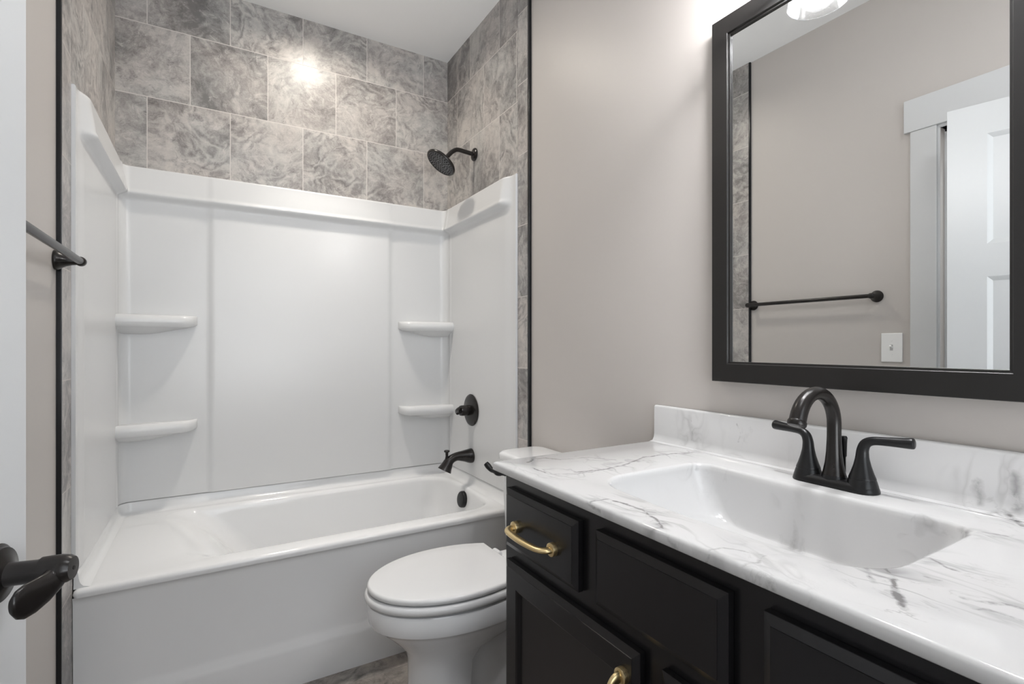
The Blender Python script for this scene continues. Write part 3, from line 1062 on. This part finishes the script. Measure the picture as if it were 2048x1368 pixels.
def build_vanity():
    t = thing('vanity_cabinet', 'black vanity cabinet with drawers and doors under the marble sink top', 'cabinet', (0.86, 0.577, 0.0))
    bm = bmesh.new()
    # carcass with toe kick, then the face frame
    box(bm, CX + 0.020, 1.139, CYB, CYB + 0.016, 0.09, CZ - 0.0005)
    box(bm, CX + 0.020, 1.139, CYA - 0.016, CYA, 0.09, CZ - 0.0005)
    box(bm, 1.127, 1.139, CYB + 0.016, CYA - 0.016, 0.09, CZ - 0.0005)
    box(bm, CX + 0.020, 1.127, CYB + 0.016, CYA - 0.016, 0.09, 0.108)
    box(bm, CX + 0.085, 1.139, CYB + 0.003, CYA - 0.003, 0.0, 0.09)
    from_bm('carcass', bm, M_CAB, t, smooth=False)
    bm = bmesh.new()
    fy0, fy1 = CYB - 0.001, CYA + 0.001
    box(bm, CX, CX + 0.0205, fy0, fy1, 0.088, CZ - 0.0005)
    from_bm('face_frame', bm, M_CAB, t, smooth=False)
    xf, xb = CX - 0.020, CX - 0.0005
    for y0, y1, pl in ((0.764, 1.036, True), (0.4396, 0.714, False), (0.115, 0.389, False)):
        bm = bmesh.new()
        front(bm, y0, y1, 0.697, 0.832, xf, xb)
        d = from_bm('drawer_front', bm, M_CAB, t, 15)
        if pl:
            pull((xf, (y0 + y1) / 2 + 0.006, 0.757), (0, 1, 0), d)
    for y0, y1, hy in ((0.603, 1.036, 0.6335), (0.115, 0.557, 0.527)):
        bm = bmesh.new()
        front(bm, y0, y1, 0.115, 0.665, xf, xb, True)
        d = from_bm('door', bm, M_CAB, t, 15)
        pull((xf, hy, 0.545), (0, 0, 1), d)
    return t


build_vanity()


# ------------------------------------------------------------------ marble top with moulded basin and backsplash
def build_top():
    t = thing('marble_countertop', 'white marble sink top with grey veins on the black vanity cabinet', 'countertop', (0.86, 0.577, CZ))
    x0, x1, y0, y1 = 0.578, 1.139, 0.079, 1.075
    ZTOP = 0.887

    def outer(i, z):
        return [(x, y, z) for x, y in rrect(x0 + i, x1 - i, y0 + i, y1 - i, 0.008, 8, 12)]

    def bowl(i, z, d=0.0):
        pts = []
        bx0, bx1, by0, by1 = 0.688, 1.004, 0.302, 0.822
        for x, y in rrect(bx0, bx1, by0, by1, 0.075, 8, 12, 0.045):
            u = (x - bx0) / (bx1 - bx0)
            v = (y - 0.562) / 0.26
            x -= (1 - sm(0, 0.5, u)) * 0.018 * (1 - v * v)          # front edge bows towards the room
            y = 0.562 + (y - 0.562) * (1 - 0.05 * sm(0.5, 1.0, u) * 0.0)
            # the wall leans: steep at the back, gentle at the ends
            cxx, cyy = 0.87, 0.562
            y = y + (cyy - y) * (0.40 * d)
            x = x + (0.92 - x) * (0.34 * d if u < 0.5 else 0.16 * d)
            k = math.hypot(x - cxx, y - cyy) or 1
            pts.append((x + (cxx - x) / k * i, y + (cyy - y) / k * i, z))
        return pts
    bm = bmesh.new()
    loops = [outer(0.03, CZ), outer(0.002, CZ), outer(0.0, CZ + 0.002), outer(0.0, ZTOP - 0.006), outer(0.002, ZTOP - 0.0015), outer(0.006, ZTOP), bowl(-0.008, ZTOP), bowl(-0.004, ZTOP - 0.0006)]
    loft(bm, loops, True)
    from_bm('slab', bm, M_MARBLE, t, 55)
    bm = bmesh.new()
    loops = [bowl(-0.004, ZTOP - 0.0006), bowl(0.0, ZTOP - 0.002), bowl(0.003, ZTOP - 0.006), bowl(0.004, ZTOP - 0.014)]
    for k in range(1, 13):
        d = k / 12
        loops.append(bowl(0.004, ZTOP - 0.014 - 0.108 * math.sin(d * PI / 2) ** 1.15, d ** 1.5))
    loops += [bowl(0.05, ZTOP - 0.124, 1.0), bowl(0.11, ZTOP - 0.126, 1.0)]
    loft(bm, loops, True, False, True)
    from_bm('sink_basin', bm, M_MARBLE, t, 60)
    # backsplash with a small cove at its foot
    bm = bmesh.new()
    prof = [(1.139, ZTOP - 0.004), (1.139, 0.9895), (1.137, 0.991), (1.122, 0.991), (1.1195, 0.989), (1.118, 0.985), (1.1175, 0.908), (1.1155, 0.897), (1.110, 0.8895), (1.098, ZTOP + 0.0004), (1.098, ZTOP - 0.004)]
    loft(bm, [[(x, y, z) for x, z in prof] for y in (y0 + 0.0005, y0 + 0.002, 1.0705, 1.0715)], True, True, True)
    from_bm('backsplash', bm, M_MARBLE, t, 40)
    bm = bmesh.new()
    lathe(bm, [(0.0, 0.030), (0.003, 0.030), (0.005, 0.024), (0.007, 0.018), (0.010, 0.016)], (0.90, 0.562, 0.7615), (0, 0, 1), 28)
    o = from_bm('drain_stopper', bm, M_BLACKM, t)
    return t


build_top()


# ------------------------------------------------------------------ faucet
def build_faucet():
    fx, fy, fz = 1.066, 0.5445, 0.8872
    t = thing('faucet', 'black two-handle faucet with arched spout behind the sink basin', 'faucet', (fx, fy, fz))
    bm = bmesh.new()

    def ob(w, h, z, dip=0.0):
        pts = []
        for x, y in rrect(-h, h, -w, w, h * 0.98, 8, 10):
            k = 1 - sm(0.0, 0.055, abs(abs(y) - 0.0508)) if abs(y) > 0.02 else 0
            pts.append((fx + x, fy + y, fz + z))
        return pts
    loft(bm, [ob(0.079, 0.0275, 0.0), ob(0.0795, 0.028, 0.002), ob(0.0785, 0.027, 0.007), ob(0.077, 0.0258, 0.011), ob(0.074, 0.0225, 0.0145), ob(0.066, 0.0165, 0.0165), ob(0.055, 0.008, 0.017)], True, True, True)
    for dy in (-0.0508, 0.0508):
        lathe(bm, [(0.002, 0.0275), (0.012, 0.0262), (0.020, 0.0240), (0.024, 0.0225)], (fx, fy + dy, fz), (0, 0, 1), 36)
    lathe(bm, [(0.002, 0.0255), (0.015, 0.0232), (0.022, 0.021)], (fx, fy, fz), (0, 0, 1), 36)
    from_bm('base_plate', bm, M_BLACKM, t, 50)
    # spout
    bm = bmesh.new()
    lathe(bm, [(0.016, 0.0205), (0.020, 0.0215), (0.024, 0.0205), (0.030, 0.0190), (0.045, 0.0162), (0.065, 0.0142), (0.09, 0.0130), (0.1005, 0.0127)], (fx, fy, fz), (0, 0, 1), 32, True, False)
    R0 = 0.064
    pts = [Vector((fx, fy, fz + 0.1000))]
    pts.append(Vector((fx, fy, fz + 0.112)))
    cz = fz + 0.122
    for k in range(0, 19):
        a = PI * k / 18 * 0.90
        pts.append(Vector((fx - R0 + R0 * math.cos(a), fy, cz + R0 * math.sin(a))))
    e = pts[-1]
    tdir = (pts[-1] - pts[-2]).normalized()
    pts.append(e + tdir * 0.006)
    n = len(pts)
    rad = [0.0127 + 0.0022 * sm(0.55, 1.0, i / (n - 1)) for i in range(n)]
    tube(bm, pts, rad, 28)
    sp = from_bm('spout', bm, M_BRONZE, t, 50)
    bm = bmesh.new()
    e = pts[-1]
    lathe(bm, [(-0.002, 0.0150), (0.001, 0.0166), (0.006, 0.0166), (0.009, 0.0150), (0.010, 0.011)], e, tdir, 28)
    ae = from_bm('aerator', bm, M_BRONZE, sp)
    ae.matrix_parent_inverse = Matrix.Identity(4)
    # handles
    for s in (-1, 1):
        bm = bmesh.new()
        c = Vector((fx, fy + s * 0.0508, fz))
        lathe(bm, [(0.023, 0.0222), (0.026, 0.0226), (0.029, 0.0215), (0.036, 0.0188), (0.050, 0.0145), (0.062, 0.0118), (0.072, 0.0104)], c, (0, 0, 1), 32)
        d = Vector((0.12, s * 0.99, 0)).normalized()
        up = Vector((0, 0, 1))
        q = [c + up * 0.066, c + up * 0.080 + d * 0.001, c + up * 0.092 + d * 0.006, c + up * 0.0985 + d * 0.018, c + up * 0.1005 + d * 0.040, c + up * 0.1015 + d * 0.062, c + up * 0.1025 + d * 0.078, c + up * 0.1027 + d * 0.081]
        tube(bm, spline(q, 6), interp([0.0112, 0.0100, 0.0092, 0.0080, 0.0082, 0.0092, 0.0100, 0.0072], 6), 24)
        from_bm('handle', bm, M_BLACKM, t, 50)
    bm = bmesh.new()
    lathe(bm, [(0.0, 0.0028), (0.045, 0.0028), (0.047, 0.0042), (0.080, 0.0052), (0.084, 0.0058), (0.087, 0.004)], (fx + 0.022, fy - 0.008, fz + 0.010), (0, 0, 1), 16)
    from_bm('lift_rod', bm, M_BLACKM, t)


build_faucet()


# ------------------------------------------------------------------ mirror
def build_mirror():
    yA, yB, zA, zB = 0.864, 0.248, 1.0745, 1.990
    t = thing('wall_mirror', 'large rectangular wall mirror in a flat black frame above the sink', 'mirror', (WR, 0.556, 1.0745))
    fw = 0.0455
    xf = 1.1065
    xg = 1.1165
    bm = bmesh.new()

    def rc(i, x):
        return [(x, yA - i, zA + i), (x, yB + i, zA + i), (x, yB + i, zB - i), (x, yA - i, zB - i)]
    loft(bm, [rc(0.0, WR - 0.0005), rc(0.0, xf + 0.0015), rc(0.0015, xf), rc(fw - 0.001, xf), rc(fw, xf + 0.001), rc(fw + 0.001, xf + 0.0045), rc(fw + 0.0045, xf + 0.005), rc(fw + 0.005, xf + 0.0055), rc(fw + 0.005, xg + 0.001), rc(0.02, WR - 0.0005)], True)
    from_bm('frame', bm, M_FRAME, t, 25)
    bm = bmesh.new()
    i = fw + 0.0045
    box(bm, xg, xg + 0.004, yB + i, yA - i, zA + i, zB - i)
    o = from_bm('mirror_glass', bm, M_MIRROR, t, smooth=False)
    o['label'] = 'clear silvered mirror glass'


build_mirror()


# ------------------------------------------------------------------ towel bar, light switch
def build_bar():
    y0, y1, z = 1.136, 1.742, 1.388
    t = thing('towel_bar', 'dark bronze towel bar on the left wall beside the tub alcove', 'towel bar', (WL, (y0 + y1) / 2, z))
    xc = WL + 0.053
    bm = bmesh.new()
    tube(bm, [(xc, y0 - 0.006, z), (xc, y1 + 0.006, z)], 0.0092, 24)
    from_bm('bar', bm, M_BRONZE, t)
    for y in (y0, y1):
        bm = bmesh.new()
        lathe(bm, [(0.0, 0.0255), (0.003, 0.0268), (0.007, 0.0262), (0.013, 0.0215), (0.024, 0.0150), (0.036, 0.0112), (0.046, 0.0098), (0.055, 0.0098)], (WL, y, z), (1, 0, 0), 36)
        lathe(bm, [(-0.0125, 0.006), (-0.010, 0.0105), (-0.005, 0.0125), (0.005, 0.0125), (0.010, 0.0105), (0.0125, 0.006)], (xc, y, z), (0, 1, 0), 28)
        from_bm('post', bm, M_BRONZE, t)
    yc, zc = 1.078, 1.157
    t = thing('light_switch', 'white toggle light switch plate on the painted wall beside the door casing', 'light switch', (WL, yc, zc))
    bm = bmesh.new()
    box(bm, WL, WL + 0.006, yc - 0.041, yc + 0.041, zc - 0.064, zc + 0.064)
    bevel(from_bm('switch_plate', bm, M_PLASTIC, t), 0.004, 3)
    bm = bmesh.new()
    tube(bm, [(WL + 0.004, yc, zc), (WL + 0.018, yc, zc + 0.008)], [0.0052, 0.0042], 12)
    from_bm('toggle', bm, M_PLASTIC, t)
    for s in (-1, 1):
        bm = bmesh.new()
        lathe(bm, [(0.0055, 0.0034), (0.0070, 0.0030)], (WL, yc, zc + s * 0.030), (1, 0, 0), 14)
        from_bm('screw', bm, M_PLASTIC, t)
    bm = bmesh.new()
    box(bm, WL + 0.0055, WL + 0.0064, yc - 0.0055, yc + 0.0055, zc - 0.013, zc + 0.013)
    from_bm('toggle_slot', bm, plain('slot_grey', (0.45, 0.45, 0.45), 0.5), t, smooth=False)


build_bar()


# ------------------------------------------------------------------ lamps
M_BULB = emit_mat('bulb_glow', (1.0, 0.95, 0.88), 22.0)


def build_lamps():
    yc, z = 0.556, 2.222
    t = thing('vanity_light', 'wall light with clear seeded glass shades above the mirror', 'wall light', (WR, yc, z))
    bm = bmesh.new()
    box(bm, WR - 0.022, WR, yc - 0.20, yc + 0.20, z - 0.045, z + 0.045)
    bevel(from_bm('back_plate', bm, M_BRONZE, t), 0.006)
    for dy in (-0.120, 0.120):
        y = yc + dy
        xa = 0.980
        bm = bmesh.new()
        tube(bm, spline([(WR - 0.018, y, z), (WR - 0.07, y, z + 0.012), (xa + 0.012, y, z + 0.008), (xa, y, z - 0.030)], 8), 0.008, 16)
        lathe(bm, [(0.0, 0.012), (0.005, 0.026), (0.04, 0.028), (0.055, 0.022)], (xa, y, z - 0.020), (0, 0, -1), 28)
        from_bm('arm', bm, M_BRONZE, t)
        bm = bmesh.new()
        pr = [(0.035, 0.029), (0.045, 0.036), (0.075, 0.046), (0.12, 0.054), (0.17, 0.061), (0.215, 0.066), (0.222, 0.0675), (0.224, 0.066), (0.215, 0.0635), (0.17, 0.0585), (0.12, 0.0515), (0.075, 0.0435), (0.045, 0.0335)]
        lathe(bm, pr, (xa, y, z - 0.01), (0, 0, -1), 44, False, False)
        from_bm('glass_shade', bm, M_GLASS, t)
        bm = bmesh.new()
        lathe(bm, [(0.0, 0.013), (0.02, 0.014), (0.045, 0.025), (0.065, 0.030), (0.085, 0.027), (0.098, 0.016), (0.102, 0.004)], (xa, y, z - 0.068), (0, 0, -1), 28)
        from_bm('bulb', bm, M_BULB, t)
    # added flush dome, out of view, brightens the ceiling and the room
    t = thing('added_ceiling_dome', 'added unseen dome fill light on the ceiling of the entry end', 'fill light', (0.40, 0.22, CEIL))
    bm = bmesh.new()
    lathe(bm, [(0.0, 0.150), (0.022, 0.150), (0.026, 0.146)], (0.40, 0.22, CEIL), (0, 0, -1), 44)
    from_bm('base', bm, M_BRONZE, t)
    bm = bmesh.new()
    lathe(bm, [(0.026, 0.142), (0.05, 0.140), (0.075, 0.128), (0.095, 0.105), (0.108, 0.070), (0.114, 0.030), (0.115, 0.004)], (0.40, 0.22, CEIL), (0, 0, -1), 44)
    from_bm('dome', bm, emit_mat('dome_fill_glow', (0.96, 0.98, 1.0), 21.0), t)  # glow of the added dome, serves as room fill
    t = thing('recessed_light', 'round recessed ceiling light over the bathtub', 'ceiling light', (0.45, 2.19, CEIL))
    bm = bmesh.new()
    lathe(bm, [(0.0, 0.085), (0.004, 0.084), (0.006, 0.078), (0.004, 0.062), (0.001, 0.060)], (0.45, 2.19, CEIL), (0, 0, -1), 44, False, False)
    from_bm('trim_ring', bm, M_CEIL, t)
    bm = bmesh.new()
    lathe(bm, [(0.0, 0.060), (0.001, 0.060)], (0.45, 2.19, CEIL), (0, 0, -1), 40)
    from_bm('lens', bm, emit_mat('lens_glow', (1.0, 0.92, 0.82), 6.0), t)


build_lamps()
